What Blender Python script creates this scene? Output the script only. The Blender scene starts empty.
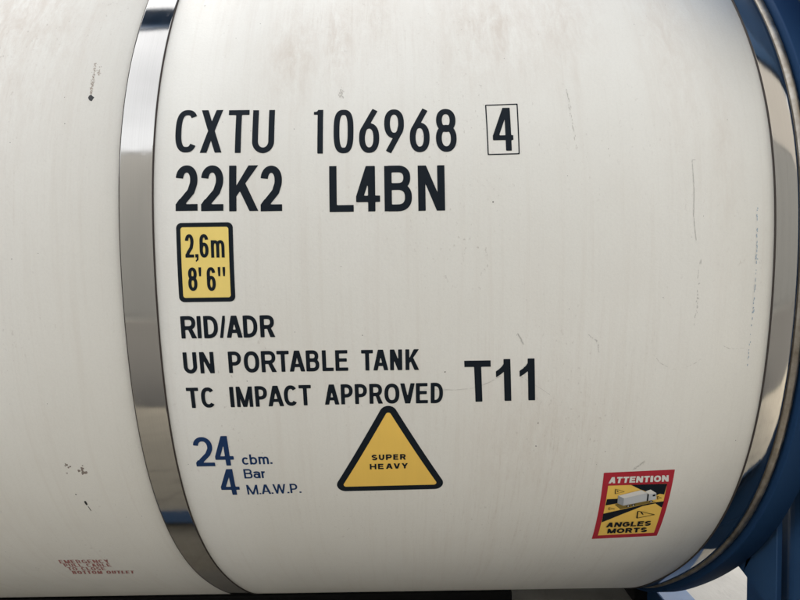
import bpy, math, random
import numpy as np
from mathutils import Matrix, Vector
random.seed(7)
R = math.radians
sc = bpy.context.scene
col = sc.collection

# ------------------------------------------------------------------ camera, world, sun, exposure
CAM_Y, CAM_Z = -(1.20498 + 1.10448), -0.01394
def view_dir(x, y, z):
    yaw, pit, rol = 0.00067, -0.04142, -0.01509
    c, s = math.cos(rol), math.sin(rol); x, z = c*x - s*z, s*x + c*z
    c, s = math.cos(pit), math.sin(pit); y, z = c*y - s*z, s*y + c*z
    c, s = math.cos(yaw), math.sin(yaw); x, y = c*x + s*y, -s*x + c*y
    return Vector((x, y, z))
cam = bpy.data.cameras.new('camera'); cam_o = bpy.data.objects.new('camera', cam); col.objects.link(cam_o)
cam.sensor_width = 36; cam.lens = 514.27/800*36; cam.clip_start = .02; cam.clip_end = 600
rx, up, fw = view_dir(1, 0, 0), view_dir(0, 0, 1), view_dir(0, 1, 0)
m = Matrix((rx, up, -fw)).transposed().to_4x4(); m.translation = (0, CAM_Y, CAM_Z)
cam_o.matrix_world = m
sc.camera = cam_o

SUN_EL, SUN_AZ = 46, -25            # azimuth from +Y (behind the tank) towards +X
w = bpy.data.worlds.new('World'); sc.world = w; w.use_nodes = True
nt = w.node_tree; nt.nodes.clear()
sky = nt.nodes.new('ShaderNodeTexSky'); sky.sky_type = 'NISHITA'; sky.sun_disc = False
sky.sun_elevation = R(SUN_EL); sky.sun_rotation = R(SUN_AZ); sky.dust_density = 3; sky.air_density = 1.3
hs = nt.nodes.new('ShaderNodeHueSaturation'); hs.inputs['Saturation'].default_value = .18
hs.inputs['Value'].default_value = 1.0
wc = nt.nodes.new('ShaderNodeTexCoord'); mpn = nt.nodes.new('ShaderNodeMapping'); mpn.inputs['Scale'].default_value = (1, 1, 2.2)
cn = nt.nodes.new('ShaderNodeTexNoise'); cn.inputs['Scale'].default_value = 1.7; cn.inputs['Detail'].default_value = 6
cr = nt.nodes.new('ShaderNodeMapRange'); cr.inputs[1].default_value = .35; cr.inputs[2].default_value = .7
cr.inputs[3].default_value = .85; cr.inputs[4].default_value = 1.2
mul = nt.nodes.new('ShaderNodeMix'); mul.data_type = 'RGBA'; mul.blend_type = 'MULTIPLY'; mul.inputs[0].default_value = 1
bg = nt.nodes.new('ShaderNodeBackground'); bg.inputs[1].default_value = .15
wo = nt.nodes.new('ShaderNodeOutputWorld'); L = nt.links.new
L(wc.outputs['Generated'], mpn.inputs[0]); L(mpn.outputs[0], cn.inputs[0]); L(cn.outputs['Fac'], cr.inputs[0])
L(sky.outputs[0], hs.inputs['Color']); L(hs.outputs[0], mul.inputs[6]); L(cr.outputs[0], mul.inputs[7])
L(mul.outputs[2], bg.inputs[0]); L(bg.outputs[0], wo.inputs[0])

sl = bpy.data.lights.new('sun', 'SUN'); sl.energy = 1.5; sl.angle = R(18); sl.color = (1, .95, .88)
so = bpy.data.objects.new('sun', sl); col.objects.link(so)
sd_ = Vector((math.sin(R(SUN_AZ))*math.cos(R(SUN_EL)), math.cos(R(SUN_AZ))*math.cos(R(SUN_EL)), math.sin(R(SUN_EL))))
so.rotation_euler = sd_.to_track_quat('Z', 'Y').to_euler(); so.location = (3, 6, 9)
sc.view_settings.view_transform = 'Standard'; sc.view_settings.look = 'None'
sc.view_settings.gamma = 1; sc.view_settings.use_curve_mapping = False
sc.view_settings.exposure = 2.3
sc.render.engine = 'CYCLES'

# ------------------------------------------------------------------ materials
def hexlin(*c):
    return tuple(c)+(1,)
class Mat:
    def __init__(s, name, color, rough=.5, metal=0, spec=.5):
        s.m = bpy.data.materials.new(name); s.m.use_nodes = True
        s.t = s.m.node_tree; s.b = s.t.nodes['Principled BSDF']
        s.b.inputs['Base Color'].default_value = hexlin(*color)
        s.b.inputs['Roughness'].default_value = rough; s.b.inputs['Metallic'].default_value = metal
        s.b.inputs['Specular IOR Level'].default_value = spec
        s.co = s.t.nodes.new('ShaderNodeTexCoord').outputs['Object']
    def n(s, typ, **kw):
        n = s.t.nodes.new(typ)
        for k, v in kw.items():
            if k in n.inputs.keys(): n.inputs[k].default_value = v
            else: setattr(n, k, v)
        return n
    def link(s, a, b): s.t.links.new(a, b)
    def noise(s, scale=(1, 1, 1), sc=5., detail=4, rough=.55, dist=0., off=(0, 0, 0)):
        mp = s.n('ShaderNodeMapping'); mp.inputs['Scale'].default_value = scale; mp.inputs['Location'].default_value = off
        s.link(s.co, mp.inputs[0])
        t = s.n('ShaderNodeTexNoise', Scale=sc, Detail=detail, Roughness=rough, Distortion=dist); s.link(mp.outputs[0], t.inputs['Vector'])
        return t.outputs['Fac']
    def rng(s, a, lo, hi, o0=0., o1=1.):
        r = s.n('ShaderNodeMapRange'); s.link(a, r.inputs[0])
        for i, v in zip((1, 2, 3, 4), (lo, hi, o0, o1)): r.inputs[i].default_value = v
        return r.outputs[0]
    def math(s, op, a, b=None):
        n = s.n('ShaderNodeMath', operation=op)
        for i, v in ((0, a), (1, b)):
            if v is None: continue
            if isinstance(v, (int, float)): n.inputs[i].default_value = v
            else: s.link(v, n.inputs[i])
        return n.outputs[0]
    def mix(s, f, a, b, mode='MIX'):
        n = s.n('ShaderNodeMix', data_type='RGBA', blend_type=mode)
        for i, v in ((0, f), (6, a), (7, b)):
            if isinstance(v, (int, float)): n.inputs[i].default_value = v
            elif isinstance(v, tuple): n.inputs[i].default_value = hexlin(*v)
            else: s.link(v, n.inputs[i])
        return n.outputs[2]
    def color(s, o): s.link(o, s.b.inputs['Base Color'])
    def rough(s, o): s.link(o, s.b.inputs['Roughness'])
    def bump(s, h, strength=.1, dist=.001):
        n = s.n('ShaderNodeBump', Strength=strength, Distance=dist); s.link(h, n.inputs['Height']); s.link(n.outputs[0], s.b.inputs['Normal'])
    def blob(s, x, z, sx, sz):                    # soft mask of a stain at a place on the cladding (metres)
        mp = s.n('ShaderNodeMapping', vector_type='TEXTURE'); mp.inputs['Location'].default_value = (x, 0, z); mp.inputs['Scale'].default_value = (sx, 50, sz)
        s.link(s.co, mp.inputs[0]); g = s.n('ShaderNodeTexGradient', gradient_type='SPHERICAL'); s.link(mp.outputs[0], g.inputs[0])
        return g.outputs['Fac']

# cream painted cladding
M_clad = Mat('cream_cladding_paint', (.70, .69, .64), .6, 0, .35)
c = M_clad
big = c.noise((1, .3, .8), 1.6, 3); streak = c.noise((26, 1, .9), 2.2, 5, .6); fine = c.noise((1, 1, 1), 130, 3, .7); mott = c.noise((1, 1, .6), 9, 5, .6)
wst = c.noise((60, 2, 1.6), 2, 4, .7, off=(3, 0, 1))
colr = c.mix(c.rng(big, .35, .7), (.735, .716, .664), (.705, .688, .632))
colr = c.mix(c.math('MULTIPLY', c.rng(streak, .52, .78), .22), colr, (.57, .51, .44))
colr = c.mix(c.math('MULTIPLY', c.rng(mott, .5, .75), .16), colr, (.61, .565, .50))
colr = c.mix(c.math('MULTIPLY', c.rng(wst, .58, .8), .12), colr, (.50, .45, .40))
stain = None
for (x, z, sx, sz, k) in ((-.90, .62, .30, .42, .85), (-.98, .30, .22, .40, .6), (-.23, .50, .10, .20, .8), (-.13, .53, .055, .20, 1.0), (-.05, .62, .10, .22, .6),
                       (.22, .56, .22, .22, .8), (.38, .60, .14, .26, .7), (.62, .58, .10, .5, .55), (.30, -.38, .22, .22, .45), (-.45, .66, .3, .1, .3), (.70, .30, .05, .4, .4)):
    b = c.math('MULTIPLY', c.blob(x, z, sx, sz), k); stain = b if stain is None else c.math('MAXIMUM', stain, b)
sp = c.math('MULTIPLY', stain, c.rng(c.noise((3.2, 1, 1), 11, 8, .78, .4), .36, .62))
colr = c.mix(c.math('MULTIPLY', sp, .78), colr, (.53, .455, .385))
fc = c.noise((1, 1, 1), 230, 2, .6)
colr = c.mix(c.math('MULTIPLY', c.rng(fc, .4, .7), .10), colr, (.52, .50, .46))
run = c.math('MULTIPLY', c.math('MULTIPLY', c.rng(c.noise((60, 1, 2.2), 2.0, 8, .75, .8, (1, 0, 5)), .52, .70), c.rng(c.noise((1, 1, 1), 60, 4, .7), .35, .6)), c.math('MAXIMUM', c.math('MULTIPLY', c.blob(.30, -.50, .42, .55), 1.3), c.math('MAXIMUM', c.blob(-.95, .55, .45, .7), c.blob(-.10, .60, .45, .32))))
colr = c.mix(c.math('MULTIPLY', run, .5), colr, (.50, .43, .36))
spk = c.math('MULTIPLY', c.rng(c.noise((1.6, 1, 1), 85, 2, .5), .66, .76), c.rng(c.noise((1, 1, 1), 3.1, 3), .45, .72))
colr = c.mix(c.math('MULTIPLY', spk, .5), colr, (.36, .31, .27))
c.color(colr); c.rough(c.rng(mott, .3, .7, .58, .72))
c.bump(c.math('ADD', c.math('MULTIPLY', fine, .6), c.math('ADD', c.math('MULTIPLY', c.noise((1, 1, 1), 5, 2), 3.), c.math('MULTIPLY', streak, .3))), .5, .0012)

def vinyl(name, rgb, rough=.5):
    v = Mat(name, rgb, rough)
    n1 = v.noise((8, 1, 1), 6, 5, .65); n2 = v.noise((1, 1, 1), 120, 2)
    dk = tuple(k*(.78 if max(rgb) < .5 else .93)+.008 for k in rgb)
    v.color(v.mix(v.math('MULTIPLY', v.rng(n1, .4, .75), .55), rgb, dk)); v.rough(v.rng(n1, .3, .7, rough, rough+.2))
    v.bump(n2, .12, .0004); v.b.inputs['Specular IOR Level'].default_value = .12 if max(rgb) < .2 else .35
    return v
M_black = vinyl('black_vinyl', (.0055, .010, .016))
M_blue = vinyl('blue_vinyl', (.010, .036, .112))
M_yellow = vinyl('yellow_vinyl', (.84, .64, .18))
M_yellow2 = vinyl('orange_yellow_vinyl', (.84, .54, .105))
M_red = vinyl('red_print', (.42, .012, .028))
M_dred = vinyl('faded_red_paint', (.38, .15, .135))
M_white = vinyl('white_print', (.72, .70, .66))
M_grey = vinyl('grey_print', (.30, .32, .34))
M_lgrey = vinyl('light_grey_print', (.52, .54, .56))
M_olive = vinyl('olive_print', (.20, .14, .028))
M_scr = Mat('scratch_grey', (.50, .485, .45), .7); M_scrb = Mat('scratch_blue', (.36, .42, .48), .7); M_speck = Mat('speck_dark', (.12, .11, .10), .7)
M_rust = Mat('rust_brown', (.12, .065, .04), .85); M_rust.color(M_rust.mix(M_rust.noise((1, 1, 1), 90, 4), (.17, .14, .12), (.30, .25, .21)))
M_run = Mat('pale_rust_run', (.36, .29, .24), .8)
M_hole = Mat('black_hole', (.006, .006, .006), .6)
M_faint = Mat('faint_scuff', (.50, .475, .43), .6)

# brushed stainless steel band
M_band = Mat('stainless_band', (.60, .595, .58), .11, 1)
b_ = M_band
br = b_.noise((420, 1, 1), 1.6, 3, .6); sm = b_.noise((3, 2, 2), 3.5, 5, .6); sp_ = b_.noise((1, 1, 1), 70, 3)
b_.color(b_.mix(b_.math('MULTIPLY', b_.rng(br, .35, .7), .35), (.405, .388, .36), (.33, .316, .292)))
b_.rough(b_.math('ADD', b_.rng(sm, .3, .75, .045, .14), b_.rng(sp_, .62, .8, 0, .1)))
b_.bump(b_.math('ADD', b_.math('MULTIPLY', br, .05), b_.math('MULTIPLY', b_.noise((1, 1, 1), 5, 2, .4), .8)), .4, .0018)
M_lip = Mat('tarnished_steel_lip', (.50, .46, .40), .28, 1)
M_lip.color(M_lip.mix(M_lip.rng(M_lip.noise((1, 1, 1), 22, 5, .7), .35, .7), (.36, .33, .285), (.20, .165, .125)))
M_lip.rough(M_lip.rng(M_lip.noise((1, 1, 1), 40, 4), .3, .7, .32, .6))
M_seal = Mat('dark_sealant', (.03, .022, .018), .8)

# navy paint of the frame
M_navy = Mat('navy_frame_paint', (.016, .055, .135), .45, 0, .3)
nv = M_navy
n1 = nv.noise((1, 1, 1), 3.5, 5, .65); n2 = nv.noise((1, 1, 1), 55, 4, .7); n3 = nv.noise((9, 9, 1), 4, 4, .6)
cc = nv.mix(nv.rng(n1, .35, .7), (.014, .046, .112), (.022, .064, .142))
cc = nv.mix(nv.math('MULTIPLY', nv.rng(n3, .55, .8), .4), cc, (.03, .05, .08))
rs = nv.math('MULTIPLY', nv.rng(n2, .66, .70), nv.rng(nv.noise((1, 1, 1), 6.5, 3), .58, .66))
cc = nv.mix(rs, cc, (.16, .075, .045))
nv.color(cc); nv.rough(nv.rng(n1, .3, .7, .42, .6)); nv.bump(nv.math('ADD', n2, nv.math('MULTIPLY', n1, 4.)), .3, .0006)

M_shade_black = Mat('underside_shade_black', (.004, .004, .004), .7, 0, .2)  # flat black that holds the deep shade under the tank
M_navy_shade = Mat('shaded_navy_paint', (.009, .033, .085), .7, 0, .12)  # frame navy darkened to carry the shade on the support rings
# concrete yard
M_con = Mat('concrete', (.33, .31, .275), .85)
k = M_con
a1 = k.noise((1, 1, 1), 1.3, 6, .6); a2 = k.noise((1, 1, 1), 45, 5, .7); a3 = k.noise((1, 1, 1), 9, 5, .65)
kc = k.mix(k.rng(a1, .3, .7), (.36, .325, .265), (.285, .26, .21))
kc = k.mix(k.math('MULTIPLY', k.rng(a3, .5, .72), .45), kc, (.14, .13, .115))
kc = k.mix(k.math('MULTIPLY', k.rng(a2, .55, .72), .5), kc, (.10, .095, .088))
vo = k.n('ShaderNodeTexVoronoi', feature='DISTANCE_TO_EDGE', Scale=2.3)
wp = k.n('ShaderNodeVectorMath', operation='ADD'); tn = k.n('ShaderNodeTexNoise', Scale=4., Detail=5.); k.link(k.co, tn.inputs['Vector'])
vs = k.n('ShaderNodeVectorMath', operation='SCALE'); vs.inputs['Scale'].default_value = .45; k.link(tn.outputs['Color'], vs.inputs[0])
k.link(k.co, wp.inputs[0]); k.link(vs.outputs[0], wp.inputs[1]); k.link(wp.outputs[0], vo.inputs['Vector'])
crk = k.rng(vo.outputs['Distance'], 0, .012, 1, 0)
kc = k.mix(k.math('MULTIPLY', crk, .55), kc, (.10, .09, .08))
k.color(kc); k.bump(k.math('SUBTRACT', k.math('ADD', a3, k.math('MULTIPLY', a2, .4)), crk), .6, .006)
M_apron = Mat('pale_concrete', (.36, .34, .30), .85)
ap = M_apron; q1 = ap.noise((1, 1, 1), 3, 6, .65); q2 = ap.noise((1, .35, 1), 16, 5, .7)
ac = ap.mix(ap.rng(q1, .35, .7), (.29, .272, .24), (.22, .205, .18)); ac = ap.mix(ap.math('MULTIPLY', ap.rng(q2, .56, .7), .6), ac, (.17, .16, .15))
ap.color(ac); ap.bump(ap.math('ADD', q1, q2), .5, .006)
M_wall = Mat('grey_warehouse_paint', (.12, .12, .117), .6)
M_wall.color(M_wall.mix(M_wall.noise((1, 1, .3), 2.5, 5), (.094, .096, .096), (.108, .109, .104)))
M_trim = Mat('dark_trim', (.08, .085, .09), .5)

# ------------------------------------------------------------------ tank section: radius by angle from the front (-Y), slightly flattened side
KN = np.linspace(-1.6, .9, 9)
WT = [.00335, .03517, -.0203, -.00877, -.00735, -.0257, .00552, -.00534, .02279]
def rad(th):
    th = np.asarray(th, float); g = np.full(th.shape, 1.22996)
    for kk, ww in zip(KN, WT): g = g + ww*np.exp(-((th-kk)/.3)**2)
    return g
_th = np.linspace(-2.2, 2.2, 8801); _r = rad(_th); _Y = -_r*np.cos(_th); _Z = _r*np.sin(_th)
_s = np.concatenate([[0], np.cumsum(np.hypot(np.diff(_Y), np.diff(_Z)))]); _s -= np.interp(0, _th, _s)
_ny = np.gradient(_Z, _s)*-1; _nz = np.gradient(_Y, _s)      # outward normal
def surf(x, s, off=0.):
    y, z = np.interp(s, _s, _Y), np.interp(s, _s, _Z); a, b = np.interp(s, _s, _ny), np.interp(s, _s, _nz)
    return (float(x), float(y + a*off), float(z + b*off))
if np.interp(0, _s, _ny) > 0: _ny = -_ny; _nz = -_nz

# ------------------------------------------------------------------ object helpers
ROOT_LOC = Vector((-1.9, 0, -1.32))
def mesh_obj(name, verts, faces, mat, parent=None, smooth=False, label=None, kind=None, root_shift=False):
    me = bpy.data.meshes.new(name); me.from_pydata([tuple(v) for v in verts], [], faces); me.update()
    if mat: me.materials.append(mat.m if isinstance(mat, Mat) else mat)
    if smooth: me.polygons.foreach_set('use_smooth', [True]*len(me.polygons))
    o = bpy.data.objects.new(name, me); col.objects.link(o)
    if parent: o.parent = parent
    if label: o['label'] = label
    if kind: o['kind'] = kind
    return o
root = bpy.data.objects.new('tank_container', None); col.objects.link(root); root.location = ROOT_LOC
root['label'] = 'cream white cylindrical tank container with steel bands in a navy blue frame'; root['category'] = 'tank container'
def part(name, verts, faces, mat, label=None, parent=None, smooth=False, kind=None):
    o = mesh_obj(name, verts, faces, mat, parent or root, smooth, label, kind)
    if parent is None: o.location = -ROOT_LOC
    return o
def bevel(o, w=.004, seg=2):
    md = o.modifiers.new('bevel', 'BEVEL'); md.width = w; md.segments = seg; md.limit_method = 'ANGLE'
    return o
def boxg(x0, x1, y0, y1, z0, z1):
    v = [(x, y, z) for x in (x0, x1) for y in (y0, y1) for z in (z0, z1)]
    f = [(0, 1, 3, 2), (4, 6, 7, 5), (0, 4, 5, 1), (2, 3, 7, 6), (0, 2, 6, 4), (1, 5, 7, 3)]
    return v, f
def prism_yz(pts, x0, x1):                       # polygon in the YZ plane, extruded along X
    n = len(pts); v = [(x0, y, z) for y, z in pts] + [(x1, y, z) for y, z in pts]
    f = [tuple(range(n))[::-1], tuple(range(n, 2*n))] + [(i, (i+1) % n, (i+1) % n+n, i+n) for i in range(n)]
    return v, f
def prism_xy(pts, z0, z1):
    n = len(pts); v = [(x, y, z0) for x, y in pts] + [(x, y, z1) for x, y in pts]
    f = [tuple(range(n))[::-1], tuple(range(n, 2*n))] + [(i, (i+1) % n, (i+1) % n+n, i+n) for i in range(n)]
    return v, f
NSEG = 360
def lathe(prof, closed=False):                   # prof: list of (x, radial offset from the cladding surface)
    ths = np.linspace(-math.pi, math.pi, NSEG, endpoint=False)
    def rr(th): return rad(th) if abs(th) <= 2 else 1.22996 + 0*th
    v = []
    for th in ths:
        r = float(rad(th))
        dr = float((rad(th+.001)-rad(th-.001))/.002)
        nv_ = np.array([math.cos(th), math.sin(th)])*r - dr*np.array([-math.sin(th), math.cos(th)]); nv_ /= np.linalg.norm(nv_)
        for (x, o) in prof:
            v.append((x, -(r*math.cos(th) + nv_[0]*o), r*math.sin(th) + nv_[1]*o))
    n = len(prof); f = []
    for i in range(NSEG):
        j = (i+1) % NSEG
        for k2 in range(n if closed else n-1):
            l = (k2+1) % n
            f.append((i*n+k2, j*n+k2, j*n+l, i*n+l))
    return v, f

# ------------------------------------------------------------------ the tank: cladding sheets, bands
XB0, XB1 = -.5945, -.5235          # left band
XR0, XR1 = .8035, .8600            # right band, flat part
XEND_L = -4.70
def clad(x0, x1):
    xs = [x0, x0+.0006] + list(np.linspace(x0, x1, 8))[1:-1] + [x1-.0006, x1]
    pr = [(x, -.0015 if i in (0, len(xs)-1) else 0.) for i, x in enumerate(xs)]
    v, f = lathe(pr); return part('cladding_sheet', v, f, M_clad, smooth=True)
clad(XB1-.004, XR0+.004); clad(-2.58, XB0+.004); clad(-4.6, -2.62)
def band(x0, x1, h=.0022):
    pr = [(x0, -.001), (x0, h*.7), (x0+.0008, h), (x0+.0022, h), (x0+.5*(x1-x0), h), (x1-.0022, h), (x1-.0008, h), (x1, h*.7), (x1, -.001)]
    v, f = lathe(pr, True); o = part('steel_band', v, f, M_band, smooth=True)
    for xx, ww in ((x0-.0012, .0016), (x1-.0006, .0026)):
        v, f = lathe([(xx, -.001), (xx, .0012 if xx < x0 else .0026), (xx+ww, .0026 if xx < x0 else .0012), (xx+ww, -.001)]); mesh_obj('sealant_line', v, f, M_seal, o)
    return o
b1 = band(XB0, XB1); b1['label'] = 'polished steel band around the tank left of the black lettering'
band(-2.635, -2.565)
# clasp of the band and end band with its rolled lip
pr = [(XR0, -.001), (XR0, .002), (XR0+.0008, .0026), (XR0+.0022, .0027), (XR0+.012, .0026), (XR0+.025, .0021), (XR0+.04, .0009), (XR1-.0025, -.0012), (XR1-.001, -.0018), (XR1, -.004), (XR1, -.012), (XR0, -.012)]
v, f = lathe(pr, True); be = part('steel_band', v, f, M_band, 'polished steel band at the right hand end of the tank', smooth=True)
v, f = lathe([(XR0-.0012, -.001), (XR0-.0012, .0012), (XR0-.0002, .0029), (XR0+.0012, .0030), (XR0+.0012, 0)]); mesh_obj('sealant_line', v, f, M_seal, be)
a_ = np.linspace(math.pi, -math.pi*.55, 16); LX, LO, LR = XR1+.0115, -.0085, .0105
v, f = lathe([(LX+LR*math.cos(t), LO+LR*math.sin(t)) for t in a_]); part('band_lip', v, f, M_lip, 'rolled brownish steel lip along the end band', smooth=True)
v, f = lathe([(XR1-.001, -.0035), (XR1+.003, -.006)]); part('sealant_line', v, f, M_seal)
# dished ends behind the bands
def dish(x0, sg):
    pr = [(x0, -.016), (x0+sg*.01, -.05), (x0+sg*.04, -.12), (x0+sg*.08, -.26), (x0+sg*.12, -.45), (x0+sg*.15, -.7), (x0+sg*.165, -1.0), (x0+sg*.17, -1.19)]
    v, f = lathe(pr); return part('tank_end', v, f, M_clad, smooth=True)
dish(XR1+.012, 1); dish(-4.6, -1)

# ------------------------------------------------------------------ navy frame
def ring(x0, x1, o0, o1):
    v, f = lathe([(x0, o0), (x0, o1), (x1, o1), (x1, o0)], True); return part('support_ring', v, f, M_navy_shade, smooth=True)
bevel(ring(.8835, .945, -.030, .015), .003); bevel(ring(-4.69, -4.61, -.060, -.018), .003)
ZB, ZT = -1.30, 1.27
def post(x0, x1, ysg, xsg=1):
    # folded post: an angled front flange then a flat web
    y = lambda a: ysg*a
    pts = [(x0+.022*xsg, y(1.215)), (x0-.006*xsg, y(1.03)), (x0-.006*xsg, y(1.012)), (x0, y(1.004)), (x0, y(.845)), (x0+.01*xsg, y(.835)), (x1, y(.835)), (x1, y(1.215))]
    if ysg*xsg > 0: pts = pts[::-1]
    v, f = prism_xy(pts, ZB+.118, ZT-.118); o = bevel(part('corner_post', v, f, M_navy), .005)
    for zz in (ZB, ZT-.118):                       # corner castings
        xa, xb = sorted((x0-.03*xsg, x1+.005*xsg)); ya, yb = sorted((y(1.06), y(1.22)))
        bevel(part('corner_casting', *boxg(xa, xb, ya, yb, zz, zz+.118), M_navy), .01)
    return o
XPF = 1.0
p0 = post(XPF, 1.16, -1); p0['label'] = 'navy blue corner post with rust chips beside the tank end'
post(XPF, 1.16, 1); post(-4.76, -4.90, -1, -1); post(-4.76, -4.90, 1, -1)
for xx0, xx1 in ((.946, 1.066), (-4.90, -4.76)):
    for z0, z1 in ((ZB, ZB+.10), (ZT-.10, ZT)):
        bevel(part('end_rail', *boxg(xx0, xx1, -1.05, 1.05, z0+.002, z1-.002), M_navy), .006)
for ysg in (-1, 1):                                # triangular plates in the upper corners, and a bracket under the top rail
    for xx, dx in ((1.0, -.5), (-4.76, .5)):
        tri_ = [(xx, .45), (xx, ZT-.11), (xx+dx, ZT-.11)]
        v = [(a, ysg*b, c_) for b in (1.195, 1.210) for a, c_ in tri_]; f = [(0, 1, 2), (5, 4, 3), (0, 3, 4, 1), (1, 4, 5, 2), (2, 5, 3, 0)]
        part('corner_plate', v, f, M_navy)
        tri_ = [(xx, -.62), (xx+dx*.8, ZB+.1), (xx, ZB+.1)]; v = [(a, ysg*b, c_) for b in (1.195, 1.210) for a, c_ in tri_]
        part('corner_plate', v, f, M_navy)  # lower plates: unseen, added to darken the end band's reflection
    v = [(a, ysg*b, c_) for b in (1.175, 1.187) for a, c_ in ((-.86, ZT-.106), (-.52, ZT-.106), (-.86, ZT-.27))]
    part('rail_bracket', v, [(0, 1, 2), (5, 4, 3), (0, 3, 4, 1), (1, 4, 5, 2), (2, 5, 3, 0)], M_navy)
for yy in (-1.185, 1.085):
    bevel(part('bottom_rail', *boxg(-4.73, .965, yy, yy+.10, ZB+.005, ZB+.105), M_navy), .006)
    bevel(part('top_rail', *boxg(-4.73, .965, yy, yy+.10, ZT-.105, ZT-.005), M_navy), .006)
bevel(part('shade_beam', *boxg(-4.6, .42, -.36, -.24, ZB+.005, -1.235), M_shade_black), .006)  # beams added under the tank, black to stand in for its shade
bevel(part('shade_beam', *boxg(-4.6, .06, .24, .36, ZB+.005, -1.235), M_shade_black), .006)
# gusset plates that close the corners between ring and posts
def gusset(x0, x1, ysg, zsg, r0=1.19, z_end=.56):
    th0 = math.atan2(.835, .868)
    pts = []
    th_a, th_b = math.asin(.45/r0), math.asin(.84/r0)
    for t in np.linspace(th_a, th_b, 14): pts.append((r0*math.cos(t), r0*math.sin(t)))
    pts += [(.873, .852), (.893, .857), (1.02, .90), (1.02, .45)]
    pts = [(ysg*a, zsg*b) for a, b in pts]
    if ysg*zsg > 0: pts = pts[::-1]
    v, f = prism_yz(pts, x0, x1); return bevel(part('gusset_plate', v, f, M_navy), .002, 1)
for ysg in (-1, 1):
    for zsg in (-1, 1):
        gusset(.957, .972, ysg, zsg); gusset(-4.735, -4.72, ysg, zsg)
# web between ring and post half way up
for ysg in (-1, 1):
    for xx in (.957, -4.735):
        v, f = boxg(xx, xx+.015, min(ysg*1.02, ysg*1.17), max(ysg*1.02, ysg*1.17), -.449, .449); part('web_plate', v, f, M_navy)
for ysg in (-1, 1):
    bevel(part('saddle_block', *boxg(.895, .947, min(ysg*.12, ysg*.36), max(ysg*.12, ysg*.36), ZB+.01, -1.19), M_shade_black), .004)

# ------------------------------------------------------------------ lettering engine: shapes as distance fields, traced and laid on the curved sheet
def ell(cx, cy, rx_, ry_, a0, a1, n=22, k_=2.):
    out = []
    for a in np.linspace(R(a0), R(a1), n):
        c_, s_ = math.cos(a), math.sin(a)
        out.append((cx + rx_*math.copysign(abs(c_)**(2/k_), c_), cy + ry_*math.copysign(abs(s_)**(2/k_), s_)))
    return out
def sd_path(X, Y, pts, t, closed=False):
    P_ = np.array(pts, float); n = len(P_); D = np.full(X.shape, 1e9)
    segs = [(i, (i+1) % n) for i in range(n if closed else n-1)]
    for q, (i, j) in enumerate(segs):
        a, b = P_[i], P_[j]; d = b-a; L_ = math.hypot(*d)
        if L_ < 1e-9: continue
        u = d/L_; al = (X-a[0])*u[0] + (Y-a[1])*u[1]; pe = abs(-(X-a[0])*u[1] + (Y-a[1])*u[0])
        over = np.maximum(np.maximum(-al, al-L_), 0)
        dd = np.hypot(over, pe) - t/2
        D = np.minimum(D, dd)
    if not closed:                                 # flat ends, square to the stroke
        for e_, i_ in ((P_[0], P_[1]), (P_[-1], P_[-2])):
            u = (e_-i_)/math.hypot(*(e_-i_)); al = (X-e_[0])*u[0]+(Y-e_[1])*u[1]; near = np.hypot(X-e_[0], Y-e_[1]) < t*.95
            D = np.where(near & (al > -t), np.maximum(D, al), D)
    return D
def sd_poly(X, Y, pts):
    D = np.full(X.shape, 1e9); ins = np.zeros(X.shape, bool); n = len(pts)
    for i in range(n):
        (x0, y0), (x1, y1) = pts[i], pts[(i+1) % n]; dx, dy = x1-x0, y1-y0; l2 = dx*dx+dy*dy
        if l2 < 1e-16: continue
        h = np.clip(((X-x0)*dx+(Y-y0)*dy)/l2, 0, 1); D = np.minimum(D, np.hypot(X-x0-h*dx, Y-y0-h*dy))
        if dy != 0:
            cnd = ((Y >= min(y0, y1)) & (Y < max(y0, y1))); xi = x0+(Y-y0)/dy*dx; ins ^= cnd & (X < xi)
    return np.where(ins, -D, D)
def rc(x0, y0, x1, y1): return ('g', [(x0, y0), (x1, y0), (x1, y1), (x0, y1)])
def bar(x0, y0, x1, y1, hw): return ('g', [(x0, y0), (x0+hw, y0), (x1+hw, y1), (x1, y1)])
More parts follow.
